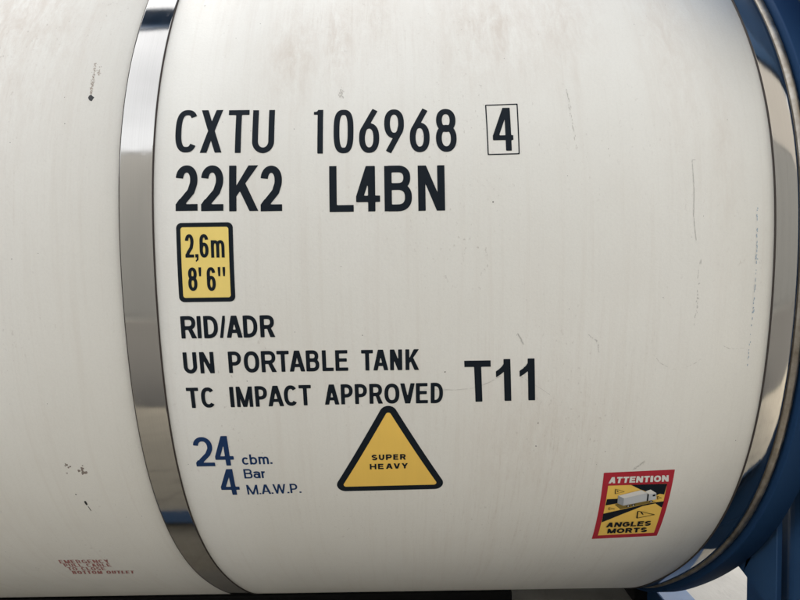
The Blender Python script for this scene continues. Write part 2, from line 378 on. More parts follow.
def glyph(ch, W, H, t, din=False):
    h = t/2; rx_ = W/2-h; o = []
    kk = 2.7 if din else 2.35
    p = lambda pts, cl=False: ('p', pts, t, cl)
    if ch == 'C': o = [p(ell(W/2, H/2, rx_, H/2-h, 42, 318, 40, kk))]
    elif ch in 'O0': o = [p(ell(W/2, H/2, rx_, H/2-h, 0, 360, 49, 2.9 if din else kk)[:-1], True)]
    elif ch == 'U':
        ry_ = min(rx_*1.15, H*.4); o = [p([(h, H), (h, h+ry_)] + ell(W/2, h+ry_, rx_, ry_, 180, 360, 20)[1:] + [(W-h, H)])]
    elif ch == 'T': o = [rc(0, H-t*.93, W, H), rc(W/2-h, 0, W/2+h, H-h)]
    elif ch == 'X': hw = t*1.15; o = [bar(0, 0, W-hw, H, hw), bar(W-hw, 0, 0, H, hw)]
    elif ch == 'I': o = [rc(0, 0, W, H)]
    elif ch == '1': o = [rc(W-t*.95, 0, W, H), ('g', [(0, H*.885), (0, H*.955), (W*.25, H*.955), (W*.6, H), (W, H), (W, H*.885)])]
    elif ch == '\u0131': o = [rc(W-t*.98, 0, W, H), ('g', [(0, .57*H), (0, .715*H), (.22*W, .765*H), (.42*W, .83*H), (.56*W, .90*H), (.68*W, H), (W, H), (W, .78*H), (.57*W, .71*H), (.32*W, .64*H)])]
    elif ch in '69':
        ryb = H*.295-h*.3; 
        if din:
            ryb = H*.275; cy = h+ryb-h*.1
            pts = [(W*.86, H-h*.3), (W*.44, H*.70), (W*.2, H*.55)] ; lw = ell(W/2, h+ryb, rx_, ryb, 165, 190, 4, 2.1)
            o = [p([(W*.80, H-h*.2), (W*.46, H*.715), (W*.22, H*.52), (h*1.05, H*.40), (h, h+ryb)]), p(ell(W/2, h+ryb, rx_, ryb, 0, 360, 37, 2.3)[:-1], True)]
        else:
            ryb = H*.32-h; o = [p(ell(W/2, h+ryb, rx_, ryb, 0, 360, 37, 2.2)[:-1], True),
                 p(ell(W/2, H*.70, rx_*.98, H*.30-h, 12, 180, 22, 2.3) + [(h, h+ryb)])]
        if ch == '9': o = [(a[0], [(W-x, H-y) for x, y in a[1]]) + tuple(a[2:]) for a in o]
    elif ch == '8':
        r1, r2 = H*.245-h*.55, H*.275-h*.45
        o = [p(ell(W/2, H-h-r1, rx_*.92, r1, 0, 360, 33, 2.2)[:-1], True), p(ell(W/2, h+r2, rx_, r2, 0, 360, 33, 2.2)[:-1], True)]
    elif ch == '4':
        xs = W*(.90 if din else .80); yb = H*(.24 if din else .205); tb = t*(.88)
        o = [rc(xs-t*.98, 0, xs, H), rc(0, yb, W, yb+tb), ('g', [(0, yb+tb*.9), (xs-t*1.25, H), (xs-t*.2, H), (t*1.05, yb+tb*.9)])]
    elif ch == '2':
        ry_ = H*.285-h*.5; cy = H-h-ry_
        o = [p(ell(W/2, cy, rx_, ry_, 172, -22, 26, 2.15) + [(W*.70, H*.42), (W*.34, H*.215), (h*1.25, t*.55)]), rc(0, 0, W, t*.93), ('g', [(0, 0), (0, t*.9), (t*.5, t*1.6), (t*1.2, t*.8)])]
    elif ch == 'K':
        o = [rc(0, 0, t, H), ('g', [(t*.9, .30*H), (t*.9, .53*H), (W-t*1.32, H), (W, H)]), ('g', [(.37*W, .44*H), (.55*W, .62*H), (W, 0), (W-t*1.2, 0)])]
    elif ch == 'L': o = [rc(0, 0, t, H), rc(0, 0, W, t*.92)]
    elif ch == 'E': o = [rc(0, 0, t, H), rc(0, 0, W, t*.9), rc(0, H-t*.9, W*.97, H), rc(0, H*.53-t*.45, W*.91, H*.53+t*.45)]
    elif ch in 'BPRD':
        g = t*.45; o = [rc(0, 0, t, H)]
        def lobe(y0, y1, Wd, f=.5):
            ry_ = (y1-y0)/2; rr = min(ry_*1.0, (Wd-h-t)*.85) if f < 1 else (Wd-h-t)*.95
            return ('p', [(h, y1)] + ell(Wd-h-rr, (y0+y1)/2, rr, ry_, 90, -90, 22, 2.35) + [(h, y0)], t*.95, False)
        if ch == 'D': o.append(lobe(g, H-g, W, 1))
        if ch == 'P': o.append(lobe(H*.43, H-g, W))
        if ch == 'R': o += [lobe(H*.47, H-g, W*.95), ('g', [(W*.40, H*.47), (W*.40+t*.2, H*.40), (W-t*1.22, 0), (W, 0), (W*.60+t*.35, H*.46), (W*.55, H*.52)])]
        if ch == 'B': o += [lobe(H*.54, H-g, W*.95), lobe(g, H*.54, W)]
    elif ch == 'N': hw = t*1.12; o = [rc(0, 0, t, H), rc(W-t, 0, W, H), bar(W-hw, 0, 0, H, hw)]
    elif ch == 'H': o = [rc(0, 0, t, H), rc(W-t, 0, W, H), rc(0, H/2-t*.45, W, H/2+t*.45)]
    elif ch in 'AV':
        hw = t*1.08; o = [bar(0, 0, W/2-hw*.6, H, hw*1.02), bar(W-hw, 0, W/2-hw*.4, H, hw*1.02)]
        if ch == 'A': o.append(rc(W*.18, H*.215, W*.82, H*.215+t*.85))
        else: o = [('g', [(x, H-y) for x, y in a[1]]) for a in o]
    elif ch == 'M': hw = t*1.0; o = [rc(0, 0, t*.92, H), rc(W-t*.92, 0, W, H), bar(W/2-hw/2, 0, 0, H, hw), bar(W/2-hw/2, 0, W-hw, H, hw)]
    elif ch == 'W':
        hw = t*.95; q = (W-hw)/4
        o = [bar(q, 0, 0, H, hw), bar(q, 0, 2*q, H, hw), bar(3*q, 0, 2*q, H, hw), bar(3*q, 0, 4*q, H, hw)]
    elif ch == 'Y': hw = t*1.15; o = [rc(W/2-h, 0, W/2+h, H*.45), bar(W/2-hw/2, H*.38, 0, H, hw), bar(W/2-hw/2, H*.38, W-hw, H, hw)]
    elif ch == 'S':
        r1, r2 = H*.26-h*.5, H*.27-h*.5
        o = [p(ell(W/2, H-h-r1, rx_*.95, r1, 20, 235, 22, 2.2) + ell(W/2, h+r2, rx_, r2, 55, -160, 22, 2.2))]
    elif ch == 'G': o = [p(ell(W/2, H/2, rx_, H/2-h, 42, 325, 40, kk)), rc(W*.52, H*.40, W, H*.40+t*.9), rc(W-t, H*.14, W, H*.48)]
    elif ch == '/': o = [bar(-W*.08, 0, W*1.25-t*.75, H, t*.78)]
    elif ch == '.': o = [rc(0, 0, W, W)]
    elif ch == ',': o = [rc(0, 0, W, W*1.1), ('g', [(W*.42, 0), (W, 0), (W*.92, -H*.10), (W*.2, -H*.19), (W*.05, -H*.13), (W*.4, -H*.08)])]
    elif ch == "'": o = [('g', [(W*.15, H*.62), (W*.85, H*.62), (W, H*.85), (W, H), (0, H), (0, H*.85)])]
    elif ch == 'm':
        X_ = H*.74; q = (W-t)/2; ry_ = X_*.3
        o = [rc(0, 0, t, X_)] + [p([(h+i*q, X_*.45), (h+i*q, X_-h-ry_)] + ell(h+i*q+q/2, X_-h-ry_, q/2, ry_, 180, 0, 14, 2.4)[1:] + [(h+(i+1)*q, 0)]) for i in (0, 1)]
    elif ch == 'c': X_ = H*.74; o = [p(ell(W/2, X_/2, rx_, X_/2-h, 42, 318, 30, 2.2))]
    elif ch == 'b': X_ = H*.74; o = [rc(0, 0, t, H), p(ell(W/2, X_/2, rx_, X_/2-h, 0, 360, 31, 2.2)[:-1], True)]
    elif ch == 'a':
        X_ = H*.74; rb = X_*.31-h*.6
        o = [p(ell(W*.46, h+rb, W*.46-h, rb, 0, 360, 25, 2.1)[:-1], True), p(ell(W*.48, X_*.70, W*.44-h*.4, X_*.30-h, 160, 0, 14, 2.3) + [(W*.92-h*.4, 0)])]
    elif ch == 'r': X_ = H*.74; o = [rc(0, 0, t, X_), p(ell(W*.95, X_*.55, W*.95-h, X_*.45-h, 165, 92, 10, 2.2))]
    return o
def field(prims, X, Y):
    D = np.full(X.shape, 1e9)
    for q in prims:
        D = np.minimum(D, sd_poly(X, Y, q[1]) if q[0] == 'g' else sd_path(X, Y, q[1], q[2], q[3]))
    return D
def trace(F, x0, y0, x1, y1, step):
    nx, ny_ = max(2, int(math.ceil((x1-x0)/step))+1), max(2, int(math.ceil((y1-y0)/step))+1)
    xs, ys = np.linspace(x0, x1, nx), np.linspace(y0, y1, ny_); X, Y = np.meshgrid(xs, ys, indexing='ij')
    D = F(X, Y); I = D < 0; verts = []; key = {}; faces = []
    def vid(kx, x, y):
        if kx not in key: key[kx] = len(verts); verts.append((x, y))
        return key[kx]
    cnt = I[:-1, :-1].astype(int)+I[1:, :-1]+I[:-1, 1:]+I[1:, 1:]
    for i, j in zip(*np.nonzero(cnt)):
        cs = ((i, j), (i+1, j), (i+1, j+1), (i, j+1)); pl = []
        for q in range(4):
            a, b = cs[q], cs[(q+1) % 4]; da, db = D[a], D[b]
            if da < 0: pl.append(vid(a, xs[a[0]], ys[a[1]]))
            if (da < 0) != (db < 0):
                f_ = da/(da-db); kx = (min(a, b), max(a, b)); 
                pl.append(vid(kx, xs[a[0]]+(xs[b[0]]-xs[a[0]])*f_, ys[a[1]]+(ys[b[1]]-ys[a[1]])*f_))
        if len(pl) >= 3: faces.append(tuple(pl))
    return verts, faces
class Decal:                                       # gathers traced shapes in (x, s) and builds one sheet
    def __init__(s, off): s.v, s.f, s.off = [], [], off
    def add(s, vs, fs, mp=None):
        b = len(s.v)
        for x, y in vs:
            if mp: x, y = mp(x, y)
            s.v.append(surf(x, y, s.off))
        s.f += [tuple(i+b for i in q) for q in fs]
    def shape(s, F, bb, step, mp=None): s.add(*trace(F, *bb, step), mp)
    def glyph(s, ch, x0, x1, s0, s1, t, din=False, step=None, shear=0.):
        W, H = x1-x0, s1-s0; pr_ = glyph(ch, W, H, t, din); e = .0015; st = step or max(.0006, min(.0016, t/7))
        lo = -H*.22 if ch == ',' else -e
        s.shape(lambda X, Y: field(pr_, X, Y), (-e, lo, W+e, H+e), st, lambda x, y: (x0+x-shear*(y-H/2), s0+y))
    def build(s, name, mat, parent=None, label=None): return part(name, s.v, s.f, mat, label, parent, True)
def bilin(q):                                      # q: bottom-left, bottom-right, top-right, top-left in (x, s)
    def f_(u, v_):
        return tuple((1-u)*(1-v_)*q[0][i] + u*(1-v_)*q[1][i] + u*v_*q[2][i] + (1-u)*v_*q[3][i] for i in (0, 1))
    return f_
ADV = dict(zip('ABCDEGHILMNOPRSTUVWXY', (.72, .70, .72, .72, .64, .76, .72, .30, .60, .84, .74, .78, .66, .72, .66, .62, .70, .70, .96, .70, .68)))
def word(dec, txt, quad, t_rel, gap=.12, wide=1.):
    adv = [ADV.get(ch, .4) for ch in txt]; tot = sum(adv)+gap*(len(txt)-1)
    W_ = math.dist(quad[0], quad[1]); H_ = math.dist(quad[0], quad[3]); mp_ = bilin(quad); x = 0
    for ch, a in zip(txt, adv):
        w_ = a/tot*W_
        if ch != ' ':
            pr_ = glyph(ch, w_, H_, t_rel*H_); e = .0006
            dec.shape(lambda X, Y: field(pr_, X, Y), (-e, -e, w_+e, H_+e), max(.0005, t_rel*H_/4.5), lambda px, py, x=x: mp_((x+px)/W_, py/H_))
        x += w_+gap/tot*W_

ROWS = [
('r1','black',0.0135,[('C', -0.4784, -0.4297, 0.2641, 0.3627), ('X', -0.4243, -0.3776, 0.2628, 0.3618), ('T', -0.3651, -0.3202, 0.2614, 0.3608), ('U', -0.3124, -0.2649, 0.2601, 0.36), ('1', -0.1802, -0.1599, 0.2572, 0.3584), ('0', -0.1371, -0.0941, 0.2571, 0.3579), ('6', -0.0822, -0.0386, 0.257, 0.3575), ('9', -0.0278, 0.0151, 0.2569, 0.3571), ('6', 0.027, 0.0699, 0.2569, 0.3567), ('8', 0.0833, 0.128, 0.2568, 0.3563), ('4', 0.206, 0.25, 0.2574, 0.3569)]),
('r2','black',0.016,[('2', -0.4746, -0.4279, 0.1372, 0.2357), ('2', -0.4204, -0.3728, 0.1362, 0.2348), ('K', -0.3606, -0.2983, 0.1349, 0.2336), ('2', -0.2934, -0.2475, 0.1339, 0.2323), ('L', -0.1466, -0.0949, 0.1302, 0.2293), ('4', -0.0896, -0.0384, 0.1301, 0.2284), ('B', -0.029, 0.03, 0.1299, 0.228), ('N', 0.0428, 0.1, 0.1297, 0.2276)]),
('rid','black',0.009,[('R', -0.4753, -0.4413, -0.1373, -0.088), ('I', -0.44, -0.4313, -0.1374, -0.0881), ('D', -0.4259, -0.3947, -0.1375, -0.0882), ('/', -0.391, -0.38, -0.1374, -0.0883), ('A', -0.3769, -0.3425, -0.1373, -0.0884), ('D', -0.3403, -0.3091, -0.1372, -0.0885), ('R', -0.3036, -0.2711, -0.1372, -0.0887)]),
('un','black',0.009,[('U', -0.4763, -0.4466, -0.2168, -0.1681), ('N', -0.4402, -0.4089, -0.2168, -0.168), ('P', -0.3775, -0.3492, -0.2169, -0.1679), ('O', -0.3435, -0.3098, -0.2165, -0.1679), ('R', -0.3055, -0.2722, -0.2162, -0.1679), ('T', -0.2713, -0.2442, -0.2159, -0.1679), ('A', -0.2441, -0.21, -0.2158, -0.1679), ('B', -0.2073, -0.1782, -0.2158, -0.168), ('L', -0.172, -0.1473, -0.2158, -0.1682), ('E', -0.1431, -0.1153, -0.2158, -0.1685), ('T', -0.0861, -0.0602, -0.2158, -0.1689), ('A', -0.0602, -0.0273, -0.2159, -0.1689), ('N', -0.0232, 0.0036, -0.2161, -0.1689), ('K', 0.0106, 0.0407, -0.2162, -0.1689)]),
('tc','black',0.009,[('T', -0.4768, -0.4497, -0.2983, -0.2494), ('C', -0.4449, -0.4134, -0.2981, -0.2493), ('I', -0.3809, -0.3717, -0.2978, -0.249), ('M', -0.3664, -0.3304, -0.2977, -0.2487), ('P', -0.3247, -0.2976, -0.2976, -0.2483), ('A', -0.2967, -0.2616, -0.2971, -0.2479), ('C', -0.2604, -0.2297, -0.2966, -0.2475), ('T', -0.227, -0.1997, -0.2961, -0.2471), ('A', -0.1705, -0.1381, -0.2951, -0.2469), ('P', -0.1338, -0.1071, -0.295, -0.247), ('P', -0.1027, -0.0756, -0.2948, -0.247), ('R', -0.0704, -0.0404, -0.2946, -0.2471), ('O', -0.0371, -0.0037, -0.2948, -0.247), ('V', -0.0017, 0.0305, -0.2951, -0.2469), ('E', 0.033, 0.0597, -0.2952, -0.2468), ('D', 0.0659, 0.0935, -0.2954, -0.2467)]),
('t11','black',0.0145,[('T', 0.1421, 0.2001, -0.2935, -0.1968), ('ı', 0.2107, 0.2434, -0.2925, -0.1942), ('ı', 0.2629, 0.2965, -0.292, -0.1937)]),
('24','blue',0.0155,[('2', -0.4785, -0.4349, -0.4523, -0.3718), ('4', -0.4322, -0.3893, -0.4512, -0.3698)]),
('4','blue',0.0155,[('4', -0.4326, -0.3884, -0.5423, -0.4614)]),
('cbm','blue',0.0052,[('c', -0.3715, -0.3548, -0.4496, -0.4207), ('b', -0.3533, -0.3362, -0.4492, -0.4203), ('m', -0.3329, -0.3093, -0.4488, -0.4197), ('.', -0.3064, -0.3013, -0.4484, -0.4193)]),
('bar','blue',0.0052,[('B', -0.3722, -0.352, -0.4905, -0.4623), ('a', -0.3501, -0.3337, -0.4902, -0.462), ('r', -0.331, -0.3217, -0.49, -0.4618)]),
('mawp','blue',0.0052,[('M', -0.3719, -0.3456, -0.5421, -0.5104), ('.', -0.3434, -0.3391, -0.5416, -0.5102), ('A', -0.3378, -0.3152, -0.5412, -0.51), ('.', -0.3144, -0.3097, -0.5408, -0.5098), ('W', -0.3093, -0.2788, -0.5404, -0.5095), ('.', -0.2763, -0.2713, -0.5399, -0.5093), ('P', -0.2687, -0.2508, -0.5395, -0.5091), ('.', -0.2472, -0.2424, -0.5392, -0.509)]),
('m1','black',0.0085,[('2', -0.4561, -0.4377, 0.0379, 0.0875), (',', -0.4351, -0.4283, 0.0377, 0.0874), ('6', -0.4253, -0.4063, 0.0374, 0.0873), ('m', -0.4012, -0.3722, 0.037, 0.0871)]),
('m2','black',0.0085,[('8', -0.4527, -0.4332, -0.0335, 0.0168), ("'", -0.4296, -0.4238, -0.0338, 0.0168), ('6', -0.4126, -0.3938, -0.0341, 0.0168), ("'", -0.3884, -0.3828, -0.0344, 0.0168), ("'", -0.3781, -0.3725, -0.0345, 0.0167)]),
('sup','black',0.0035,[('S', -0.0705, -0.0573, -0.4418, -0.4259), ('U', -0.0538, -0.0409, -0.4416, -0.4258), ('P', -0.0374, -0.0235, -0.4414, -0.4257), ('E', -0.0204, -0.0086, -0.4412, -0.4256), ('R', -0.0047, 0.0092, -0.441, -0.4255)]),
('hvy','black',0.0035,[('H', -0.0756, -0.0602, -0.4679, -0.4521), ('E', -0.0565, -0.0434, -0.4677, -0.4519), ('A', -0.038, -0.0223, -0.4673, -0.4516), ('V', -0.02, -0.0048, -0.4669, -0.4513), ('Y', -0.0015, 0.0137, -0.4667, -0.4512)]),
]
Q_box = [(0.1937, 0.3635), (0.2623, 0.3653), (0.2609, 0.2505), (0.1946, 0.2496)]
Q_sign = [(-0.4736, 0.1128), (-0.3532, 0.111), (-0.3538, -0.0587), (-0.4755, -0.0568)]
Q_tri_l = [(-0.0492, -0.3141), (-0.15, -0.4995)]
Q_tri_r = [(-0.0104, -0.3126), (0.0903, -0.496)]
Q_tri_b = [(-0.14, -0.5361), (0.0764, -0.5334)]
Q_tri_ap = [(-0.0308, -0.3036), (-0.0313, -0.3276), (-0.1561, -0.5155), (0.0947, -0.5127)]
Q_sticker = [(0.4758, -0.49), (0.6422, -0.4829), (0.6615, -0.7362), (0.4942, -0.7481)]
Q_inner = [(0.4925, -0.5308), (0.6327, -0.5268), (0.6489, -0.7193), (0.5059, -0.7293)]
Q_P1 = [(0.5465, -0.5287), (0.6327, -0.5268), (0.6336, -0.5626), (0.6219, -0.5599), (0.6133, -0.5671), (0.5836, -0.5493), (0.5723, -0.5443)]
Q_P2 = [(0.4975, -0.5765), (0.5235, -0.5751), (0.5258, -0.5921), (0.4979, -0.5994)]
Q_P3 = [(0.4989, -0.6312), (0.5438, -0.615), (0.6021, -0.5939), (0.6394, -0.5869), (0.639, -0.6107), (0.6196, -0.5943), (0.5904, -0.6037), (0.5477, -0.633), (0.5024, -0.6674)]
Q_rear = [(0.5221, -0.5636), (0.5378, -0.5732), (0.5417, -0.6004), (0.5252, -0.5903)]
Q_topf = [(0.5221, -0.5636), (0.5746, -0.5453), (0.5916, -0.5561), (0.5378, -0.5732)]
Q_side = [(0.5378, -0.5732), (0.5916, -0.5561), (0.5956, -0.5839), (0.5417, -0.6004)]
Q_cabtop = [(0.585, -0.55), (0.5965, -0.5443), (0.6129, -0.5566), (0.5958, -0.5607)]
Q_cab = [(0.5958, -0.5607), (0.6129, -0.5566), (0.6179, -0.5788), (0.5986, -0.5831)]
Q_cabgap = [(0.585, -0.55), (0.5958, -0.5607), (0.5986, -0.5831), (0.5952, -0.5839), (0.5916, -0.5561)]
Q_win = [(0.6051, -0.5624), (0.6123, -0.5599), (0.6121, -0.5672), (0.6065, -0.568)]
Q_wheels = [(0.5542, -0.6007), (0.5659, -0.5971), (0.6066, -0.5852)]
Q_shadow = [(0.52, -0.5967), (0.5266, -0.592), (0.5417, -0.6004), (0.5957, -0.5846), (0.6198, -0.5867), (0.6039, -0.5921), (0.5377, -0.6143)]
Q_t1 = [(0.5828, -0.6222), (0.6279, -0.6373), (0.5869, -0.6506)]
Q_t1m = [(0.5915, -0.6269), (0.5991, -0.6359)]
Q_t2 = [(0.5116, -0.541), (0.5344, -0.5504), (0.5135, -0.5574)]
Q_t3 = [(0.5079, -0.6062), (0.523, -0.6116), (0.5093, -0.6153)]
Q_t4 = [(0.6185, -0.5673), (0.6297, -0.5744), (0.6212, -0.5789)]
Q_attention = [(0.4916, -0.5227), (0.6344, -0.5195), (0.6306, -0.4993), (0.4922, -0.5031)]
Q_angles = [(0.5171, -0.6892), (0.6295, -0.684), (0.6274, -0.6629), (0.517, -0.6678)]
Q_morts = [(0.5268, -0.7177), (0.6284, -0.7139), (0.6243, -0.6921), (0.5244, -0.6953)]
Q_e1 = [(-0.9443, -0.8492), (-0.8082, -0.8515), (-0.8057, -0.8275), (-0.9391, -0.8246)]
Q_e2 = [(-0.943, -0.8752), (-0.8152, -0.8791), (-0.8113, -0.8556), (-0.9381, -0.8511)]
Q_e3 = [(-0.9457, -0.9044), (-0.8421, -0.9075), (-0.838, -0.8827), (-0.9397, -0.8781)]
Q_e4 = [(-0.9499, -0.939), (-0.7761, -0.9427), (-0.7674, -0.9162), (-0.9413, -0.9087)]
Q_marks = [(-0.6703, 0.3965), (-0.676, 0.4488), (-0.6729, 0.4819), (-0.7769, -0.4455), (-0.7435, -0.4608), (-0.7672, -0.5628), (-0.7846, -0.4659), (-0.4551, 0.6739), (-0.1382, 0.4445), (-0.1222, 0.4151), (0.2023, 0.1466), (0.4081, 0.593), (0.309, -0.3489), (0.3087, -0.4096), (0.2085, -0.2542), (0.0975, -0.222), (-0.104, 0.3621)]
Q_scr1 = [(0.6305, 0.2309), (0.6389, 0.2286), (0.6318, 0.1658), (0.6298, 0.1124), (0.6354, 0.0592)]
Q_scr1b = [(0.6449, 0.0164), (0.6425, -0.0372), (0.6431, -0.0915), (0.6408, -0.1245)]
Q_scr2 = [(0.7656, 0.1317), (0.7656, 0.0785), (0.7657, 0.0252), (0.7654, -0.0391), (0.764, -0.1153), (0.7635, -0.1823), (0.7648, -0.2327)]
Q_arc = [(0.5535, -0.188), (0.5705, -0.2088), (0.5982, -0.2231), (0.6202, -0.2234), (0.6476, -0.2101), (0.6743, -0.1899), (0.6943, -0.1676)]
Q_arc2 = [(0.6986, -0.1677), (0.7216, -0.1793), (0.7543, -0.1776)]
Q_scr3 = [(0.5411, -0.4829), (0.5574, -0.4682), (0.569, -0.4538)]
Q_scr4 = [(0.3728, 0.404), (0.3766, 0.3494), (0.3835, 0.2614)]
Q_scr5 = [(0.2564, -0.1385), (0.2677, -0.1587)]
Q_scr6 = [(0.4067, -0.1408), (0.4292, -0.1568), (0.4348, -0.1816)]
Q_arcT = [(0.0533, -0.2611), (0.1199, -0.2646), (0.1643, -0.2606), (0.1973, -0.2469), (0.219, -0.2333)]
Q_arcT2 = [(0.2633, -0.234), (0.3087, -0.2629), (0.3364, -0.2825)]
Q_top = [(-0.9582, 0.7099), (-0.5925, 0.7008), (0.0117, 0.6861), (0.8069, 0.667), (-1.2791, -1.1345), (-0.0133, -1.224)]
Q_band = [(0.8032, -0.001), (0.8559, -0.0018), (0.8034, -0.2056), (0.8563, -0.2065), (0.8644, -0.3508), (0.8803, -0.3511), (0.8031, 0.4713), (0.8655, 0.4701), (0.8833, 0.4698), (0.8069, 0.667), (0.8709, 0.6655), (0.8923, 0.665)]
LAB = {'r1': 'black lettering CXTU 106968 with check digit 4', 'r2': 'black lettering 22K2 L4BN', 'rid': 'black lettering RID/ADR', 'un': 'black lettering UN PORTABLE TANK',
       'tc': 'black lettering TC IMPACT APPROVED', 't11': 'large black lettering T11', '24': 'blue figure 24', '4': 'blue figure 4', 'cbm': 'small blue lettering cbm.',
       'bar': 'small blue lettering Bar', 'mawp': 'small blue lettering M.A.W.P.'}
MATS = {'black': M_black, 'blue': M_blue}
rows = {r_[0]: r_ for r_ in ROWS}
WEIGHT = {'r1': .0127, 'r2': .0158, 'rid': .0091, 'un': .0087, 'tc': .0087, 't11': .0156, '24': .0116, '4': .0116, 'cbm': .0046, 'bar': .0046, 'mawp': .0046}
OFF = .0004
for nm, lab in LAB.items():
    _, cl, t, gl = rows[nm]; t = WEIGHT[nm]
    if nm in ('cbm', 'bar', 'mawp'):               # a few pixels a letter: one sheet
        d = Decal(OFF)
        for (ch, x0, x1, s0, s1) in gl: d.glyph(ch, x0, x1, s0, s1, t)
        d.build('lettering', MATS[cl], None, lab)['kind'] = 'stuff'; continue
    row = bpy.data.objects.new('lettering', None); col.objects.link(row); row.parent = root; row.location = -ROOT_LOC; row['label'] = lab
    for (ch, x0, x1, s0, s1) in gl:
        d = Decal(OFF); d.glyph(ch, x0, x1, s0, s1, t, din=(nm == 'r1'), shear=.055 if nm == 't11' else 0.); d.build('letter' if ch.isalpha() and ch != '\u0131' else ('slash' if ch == '/' else 'figure'), MATS[cl], row)
    if nm == 'r1':
        q = [Q_box[3], Q_box[2], Q_box[1], Q_box[0]]
        e = .006; d = Decal(OFF)
        d.shape(lambda X, Y: abs(sd_poly(X, Y, q))-.0013, (q[0][0]-e, q[1][1]-e-.004, q[1][0]+e, q[2][1]+e), .0012)
        d.build('check_digit_box', MATS[cl], row)

# height sign: black rounded plate, yellow face, figures
qs = Q_sign; x0, x1 = (qs[0][0]+qs[3][0])/2, (qs[1][0]+qs[2][0])/2; s1, s0 = (qs[0][1]+qs[1][1])/2, (qs[2][1]+qs[3][1])/2
cx_, cy_, hx, hy = (x0+x1)/2, (s0+s1)/2, (x1-x0)/2, (s1-s0)/2
def rbox(X, Y, hx, hy, r_):
    qx, qy = abs(X-cx_)-hx+r_, abs(Y-cy_)-hy+r_
    return np.hypot(np.maximum(qx, 0), np.maximum(qy, 0)) + np.minimum(np.maximum(qx, qy), 0) - r_
bb = (x0-.002, s0-.002, x1+.002, s1+.002)
d = Decal(OFF); d.shape(lambda X, Y: rbox(X, Y, hx, hy, .0115), bb, .0025)
hsg = d.build('height_sign', M_black, None, 'yellow and black rounded height sign reading 2,6m 8\'6"')
d = Decal(OFF*2); d.shape(lambda X, Y: rbox(X, Y, hx-.0095, hy-.0095, .005), bb, .0018); d.build('yellow_face', M_yellow, hsg)
for nm in ('m1', 'm2'):
    for (ch, a, b, c0, c1) in rows[nm][3]:
        d = Decal(OFF*3); d.glyph(ch, a, b, c0, c1, .0070 if ch not in 'm' else .0066); d.build({'m': 'letter', ',': 'comma', "'": 'tick'}.get(ch, 'figure'), M_black, hsg)

# triangle sign
def line_x(a, b, c_, d_):
    (x1_, y1_), (x2_, y2_), (x3, y3), (x4, y4) = a, b, c_, d_
    den = (x1_-x2_)*(y3-y4)-(y1_-y2_)*(x3-x4); u1 = x1_*y2_-y1_*x2_; u2 = x3*y4-y3*x4
    return ((u1*(x3-x4)-(x1_-x2_)*u2)/den, (u1*(y3-y4)-(y1_-y2_)*u2)/den)
A = line_x(*Q_tri_l, *Q_tri_r); Bc = line_x(*Q_tri_l, *Q_tri_b); Cc = line_x(*Q_tri_r, *Q_tri_b)
def tri_off(dd):                                   # triangle moved inwards by dd
    cen = ((A[0]+Bc[0]+Cc[0])/3, (A[1]+Bc[1]+Cc[1])/3); ls = []
    for p_, q_ in ((A, Bc), (Bc, Cc), (Cc, A)):
        n_ = (-(q_[1]-p_[1]), q_[0]-p_[0]); l_ = math.hypot(*n_); n_ = (n_[0]/l_, n_[1]/l_)
        if (cen[0]-p_[0])*n_[0]+(cen[1]-p_[1])*n_[1] < 0: n_ = (-n_[0], -n_[1])
        ls.append(((p_[0]+n_[0]*dd, p_[1]+n_[1]*dd), (q_[0]+n_[0]*dd, q_[1]+n_[1]*dd)))
    return [line_x(*ls[0], *ls[2]), line_x(*ls[0], *ls[1]), line_x(*ls[1], *ls[2])]
bb = (Bc[0]-.01, Bc[1]-.01, Cc[0]+.01, A[1]+.01)
d = Decal(OFF); T1 = tri_off(.0205); d.shape(lambda X, Y: sd_poly(X, Y, T1)-.0205, bb, .0022)
tsg = d.build('warning_triangle', M_black, None, 'yellow warning triangle with thick black border reading SUPER HEAVY')
d = Decal(OFF*2); T2 = tri_off(.0215); d.shape(lambda X, Y: sd_poly(X, Y, T2)-.0062, bb, .0018); d.build('yellow_face', M_yellow2, tsg)
d = Decal(OFF*3)
for nm in ('sup', 'hvy'):
    for (ch, a, b, c0, c1) in rows[nm][3]: d.glyph(ch, a, b, c0, c1, .0041, step=.0006)
d.build('lettering', M_black, tsg)['kind'] = 'stuff'

# blind spot sticker
def polyd(off, polys, grow=0.):
    d = Decal(off)
    for pg in polys:
        xs, ys = [a[0] for a in pg], [a[1] for a in pg]; e = .002+grow
        d.shape(lambda X, Y: sd_poly(X, Y, pg)-grow, (min(xs)-e, min(ys)-e, max(xs)+e, max(ys)+e), .0011)
    return d
stk = polyd(OFF, [Q_sticker]).build('blind_spot_sticker', M_red, None, 'red and yellow sticker with a truck reading ATTENTION ANGLES MORTS')
polyd(OFF*2, [Q_inner]).build('yellow_face', M_yellow2, stk)
for q in (Q_P1, Q_P2, Q_P3): polyd(OFF*3, [q]).build('black_stripe', M_black, stk)
polyd(OFF*3.6, [Q_shadow]).build('truck_shadow', M_olive, stk)
polyd(OFF*4.2, [Q_side]).build('truck_trailer_side', M_lgrey, stk)
polyd(OFF*4.8, [Q_topf]).build('truck_trailer_roof', M_white, stk)
polyd(OFF*4.8, [Q_cabtop]).build('truck_cab_roof', M_white, stk)
polyd(OFF*4.8, [Q_cab]).build('truck_cab', M_lgrey, stk)
polyd(OFF*4.8, [Q_rear]).build('truck_rear', M_grey, stk)
d = polyd(OFF*5.4, [Q_win, Q_cabgap])
for (wx, ws) in Q_wheels: d.shape(lambda X, Y: np.hypot((X-wx), (Y-ws+.001))-.0042, (wx-.006, ws-.008, wx+.006, ws+.006), .0008)
d.build('truck_windows_and_wheels', M_black, stk)['kind'] = 'stuff'
d = Decal(OFF*6)
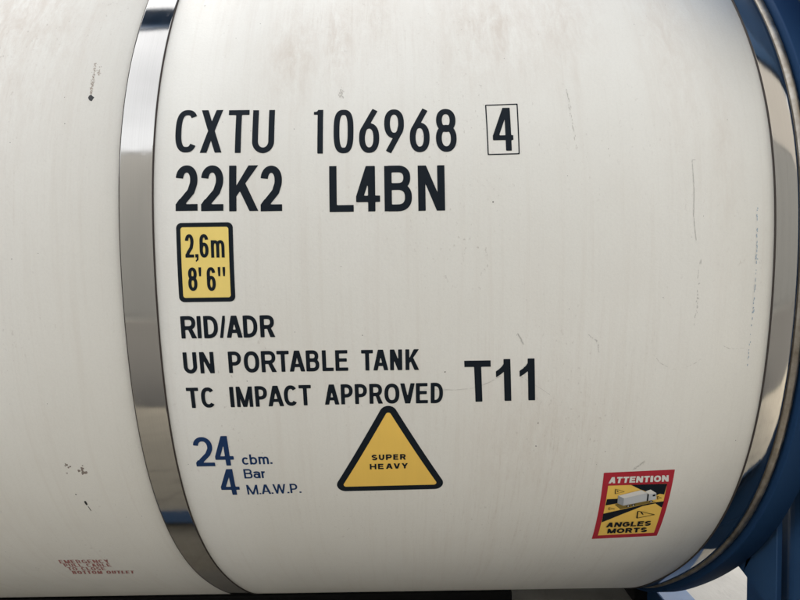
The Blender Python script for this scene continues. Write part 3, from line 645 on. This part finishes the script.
for (wx, ws) in Q_wheels: d.shape(lambda X, Y: np.hypot((X-wx), (Y-ws+.001))-.0019, (wx-.006, ws-.008, wx+.006, ws+.006), .0006)
d.build('wheel_hubs', M_white, stk)['kind'] = 'stuff'
d = Decal(OFF*5)
def outline(pg, w_, cl=True):
    xs, ys = [a[0] for a in pg], [a[1] for a in pg]; e = .002
    d.shape(lambda X, Y: sd_path(X, Y, pg, w_, cl), (min(xs)-e, min(ys)-e, max(xs)+e, max(ys)+e), .0006)
outline(Q_t1, .0016); outline([Q_t1[0], Q_t1[2]], .003, False); outline(Q_t1m, .003, False)
for q in (Q_t2, Q_t3, Q_t4): outline(q, .0009); outline([q[0], q[2]], .0018, False)
tm = Q_t2; outline([(tm[0][0]+.004, tm[0][1]-.005), (tm[0][0]+.008, tm[0][1]-.010)], .002, False)
d.build('warning_marks', M_black, stk)['kind'] = 'stuff'
d = Decal(OFF*3); qa = Q_attention; word(d, 'ATTENTION', [qa[0], qa[1], qa[2], qa[3]], .27, .09); d.build('lettering', M_white, stk, 'white word ATTENTION')['kind'] = 'stuff'
d = Decal(OFF*5); qa = Q_angles; word(d, 'ANGLES', qa, .25, .10); qa = Q_morts; word(d, 'MORTS', qa, .25, .10); d.build('lettering', M_black, stk, 'black words ANGLES MORTS')['kind'] = 'stuff'

# small red notice, bottom left
d = Decal(OFF)
for tx, qa in (('EMERGENCY', Q_e1), ('PULL CABLE', Q_e2), ('TO CLOSE', Q_e3), ('BOTTOM OUTLET', Q_e4)):
    word(d, tx, qa, .15, .16)
d.build('lettering', M_dred, None, 'small red notice EMERGENCY PULL CABLE TO CLOSE BOTTOM OUTLET')['kind'] = 'stuff'

# ------------------------------------------------------------------ wear: scratches, chips, drip
rnd = random.Random(4)
def blobs(name, items, mat, label, off=.00035):
    d = Decal(off)
    for (x, s_, a, b_, rot) in items:
        n = 9; vs = [(x, s_)]; ph = rnd.random()*9
        for i in range(n):
            t_ = 2*math.pi*i/n; k_ = .75+.45*rnd.random(); px, py = a*k_*math.cos(t_), b_*k_*math.sin(t_)
            vs.append((x+px*math.cos(rot)-py*math.sin(rot), s_+px*math.sin(rot)+py*math.cos(rot)))
        d.add(vs, [(0, i+1, (i+1) % n+1) for i in range(n)])
    o = d.build(name, mat, None, label); o['kind'] = 'stuff'; return o
def dashes(path, n, wdt, lmin, lmax, jit=.0008, dens=lambda u: 1):
    P_ = np.array(path); L_ = np.concatenate([[0], np.cumsum(np.hypot(*np.diff(P_, axis=0).T))]); out = []
    for i in range(n):
        u = rnd.random()
        if rnd.random() > dens(u): continue
        q = u*L_[-1]; x = np.interp(q, L_, P_[:, 0]); y = np.interp(q, L_, P_[:, 1])
        x2 = np.interp(min(q+.004, L_[-1]), L_, P_[:, 0]); y2 = np.interp(min(q+.004, L_[-1]), L_, P_[:, 1]); a = math.atan2(y2-y, x2-x) if (x2, y2) != (x, y) else -1.57
        out.append((x+rnd.gauss(0, jit), y+rnd.gauss(0, jit*.5), lmin+(lmax-lmin)*rnd.random(), wdt*(.6+.7*rnd.random()), a))
    return out
blobs('scratch', dashes(Q_scr2, 95, .0009, .0012, .0035, .0008, lambda u: .35+1.2*math.exp(-((u-.38)/.2)**2)), M_scrb, 'dashed blue scratch near the right steel band')
blobs('scratch', dashes(Q_scr1[0:1]+Q_scr1[2:], 120, .0005, .002, .006, .0003) + [(Q_scr1[0][0]+.004, Q_scr1[0][1], .004, .0007, 0)] + dashes(Q_scr1b, 26, .0009, .001, .004, .0016), M_scr, 'long thin vertical scratch right of centre')
blobs('scratch', dashes(Q_arc[:-1], 46, .00036, .002, .005, .0003, lambda u: 1.1-1.1*u) + dashes(Q_arc2, 12, .0003, .002, .004, .0002), M_faint, 'curved fine scratch on the right of the sheet')
blobs('scratch', dashes(Q_scr3, 40, .0006, .001, .003, .0012) + dashes(Q_scr5, 14, .0012, .002, .004, .0008) + dashes(Q_scr6, 22, .0006, .001, .003, .001) + dashes(Q_arcT, 60, .00035, .002, .006, .0003, lambda u: .8) + dashes(Q_arcT2, 25, .00035, .002, .005, .0004), M_scr, 'short scuffs around the T11 lettering')
blobs('stain', dashes(Q_scr4, 34, .0008, .001, .004, .0012) + dashes([Q_marks[9], (Q_marks[9][0]+.001, Q_marks[9][1]-.03)], 20, .0012, .001, .003, .0022), M_faint, 'thin brownish runs on the upper sheet')
mk = Q_marks
drip = [(mk[0][0], mk[0][1], .0062, .0075, .2)]
blobs('hole', drip, M_hole, 'small black hole in the sheet left of the band')
blobs('rust_run', [(mk[0][0]-.002+rnd.gauss(0, .0018)-.002*u, mk[0][1]+.008+u*.085, .0007*(.5+rnd.random()), .0011*(.4+rnd.random()), rnd.random()) for u in [rnd.random() for _ in range(130)]] +
      [(mk[0][0]+.007+rnd.gauss(0, .002), mk[0][1]+.055+rnd.random()*.03, .0009, .001, 0) for _ in range(22)], M_run, 'speckled rust run above the black hole')
def cluster(c_, n, r_, a): return [(c_[0]+rnd.gauss(0, r_), c_[1]+rnd.gauss(0, r_*1.7), a*(.4+rnd.random()), a*1.5*(.4+rnd.random()), rnd.random()*3) for _ in range(n)]
blobs('paint_chip', cluster(mk[4], 12, .0036, .0030), M_rust, 'brown paint chip on the lower left sheet')
blobs('paint_chip', cluster(mk[3], 6, .0034, .0020) + cluster(mk[6], 3, .001, .0012), M_rust, 'smaller brown paint chip beside the other')
blobs('paint_chip', [(mk[5][0], mk[5][1], .0026, .009, .1), (mk[5][0]+.003, mk[5][1]-.02, .0012, 0.010, .15), (mk[5][0]-.015, mk[5][1]+.03, .002, .002, 0)], M_hole, 'black nick on the lower left sheet')
specks = [(mk[i][0], mk[i][1], .0016, .0016, 0) for i in (10, 12, 13, 15)] + [(mk[7][0], mk[7][1], .003, .0008, .8)]
for _ in range(70):
    specks.append((rnd.uniform(-1.2, .79), rnd.uniform(-.8, .7), .0005+.0006*rnd.random(), .0005+.0007*rnd.random(), 0))
blobs('speck', specks, M_speck, 'scattered tiny dark specks')
# rust chips on the post
def chip(pts, name='rust_chip'):
    vs, fs = [], []
    for (y, z, a, b_) in pts:
        b0 = len(vs); n = 8; vs.append((XPF-.0006, y, z))
        for i in range(n):
            t_ = 2*math.pi*i/n; k_ = .6+.7*rnd.random(); vs.append((XPF-.0006, y+a*k_*math.cos(t_), z+b_*k_*math.sin(t_)))
        fs += [(b0, b0+i+1, b0+(i+1) % n+1) for i in range(n)]
    mesh_obj(name, vs, fs, M_rust, p0, kind='stuff')
chip([(-.955+rnd.gauss(0, .004), -.47+rnd.gauss(0, .016), .004, .006) for _ in range(9)])
chip([(-.958+rnd.gauss(0, .003), -.72+rnd.gauss(0, .05), .003, .012) for _ in range(14)])

# ------------------------------------------------------------------ the yard
def grid(x0, x1, y0, y1, z, n=2):
    return [(x0, y0, z), (x1, y0, z), (x1, y1, z), (x0, y1, z)], [(0, 1, 2, 3)]
g = mesh_obj('ground', *grid(-250, 250, -250, 250, -1.32), M_con, kind='structure')

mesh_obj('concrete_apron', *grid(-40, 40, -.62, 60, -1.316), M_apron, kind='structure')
# grey warehouse across the yard, behind the photographer (seen mirrored in the steel bands)
wh = bpy.data.objects.new('warehouse', None); col.objects.link(wh); wh.location = (0, -6.0, -1.32)
wh['label'] = 'long low grey warehouse across the yard, mirrored in the steel bands'; wh['category'] = 'building'
def wpart(name, g_, mat): o = mesh_obj(name, *g_, mat, wh); return o
wpart('wall', boxg(-16, 14, -10, -.04, 0, 4.6), M_wall)
bevel(wpart('roof', boxg(-16.02, 14.02, -10.02, .02, 4.6, 4.68), M_trim), .02)
M_strip = Mat('dark_strip', (.07, .068, .064), .85); M_strip.color(M_strip.mix(M_strip.noise((1, 1, 1), 30, 6, .7), (.05, .05, .048), (.10, .095, .088)))
mesh_obj('dark_ground_strip', *grid(-60, 60, -5.94, -2.5, -1.312), M_strip, kind='structure')  # unseen strip, added to dim the ground mirrored in the bands
tb = bpy.data.objects.new('sky_blocker', None); col.objects.link(tb); tb.location = (9.5, -9, -1.32)  # unseen block, added to dull the bright sky in the right band
tb['label'] = 'unseen tall beige block added to dull the sky mirrored in the right band'; tb['category'] = 'building'
M_beige = Mat('beige_sheet', (.20, .19, .175), .7)
mesh_obj('wall', *boxg(-6.5, 8, -9, 1.9, 4.7, 13.2), M_beige, tb); mesh_obj('roof', *boxg(-6.7, 8.2, -9.2, 2.1, 13.2, 13.4), M_trim, tb)
base = None
for i in range(30):
    o = wpart('wall_panel', boxg(-16+i, -16+i+.96, -.04, 0, .14, 4.58), M_wall) if base is None else None
    if base is None: base = o; continue
    o = base.copy(); o.location = (i, 0, 0); col.objects.link(o)
wpart('plinth', boxg(-16.02, 14.02, -.04, .015, 0, .12), M_wall)
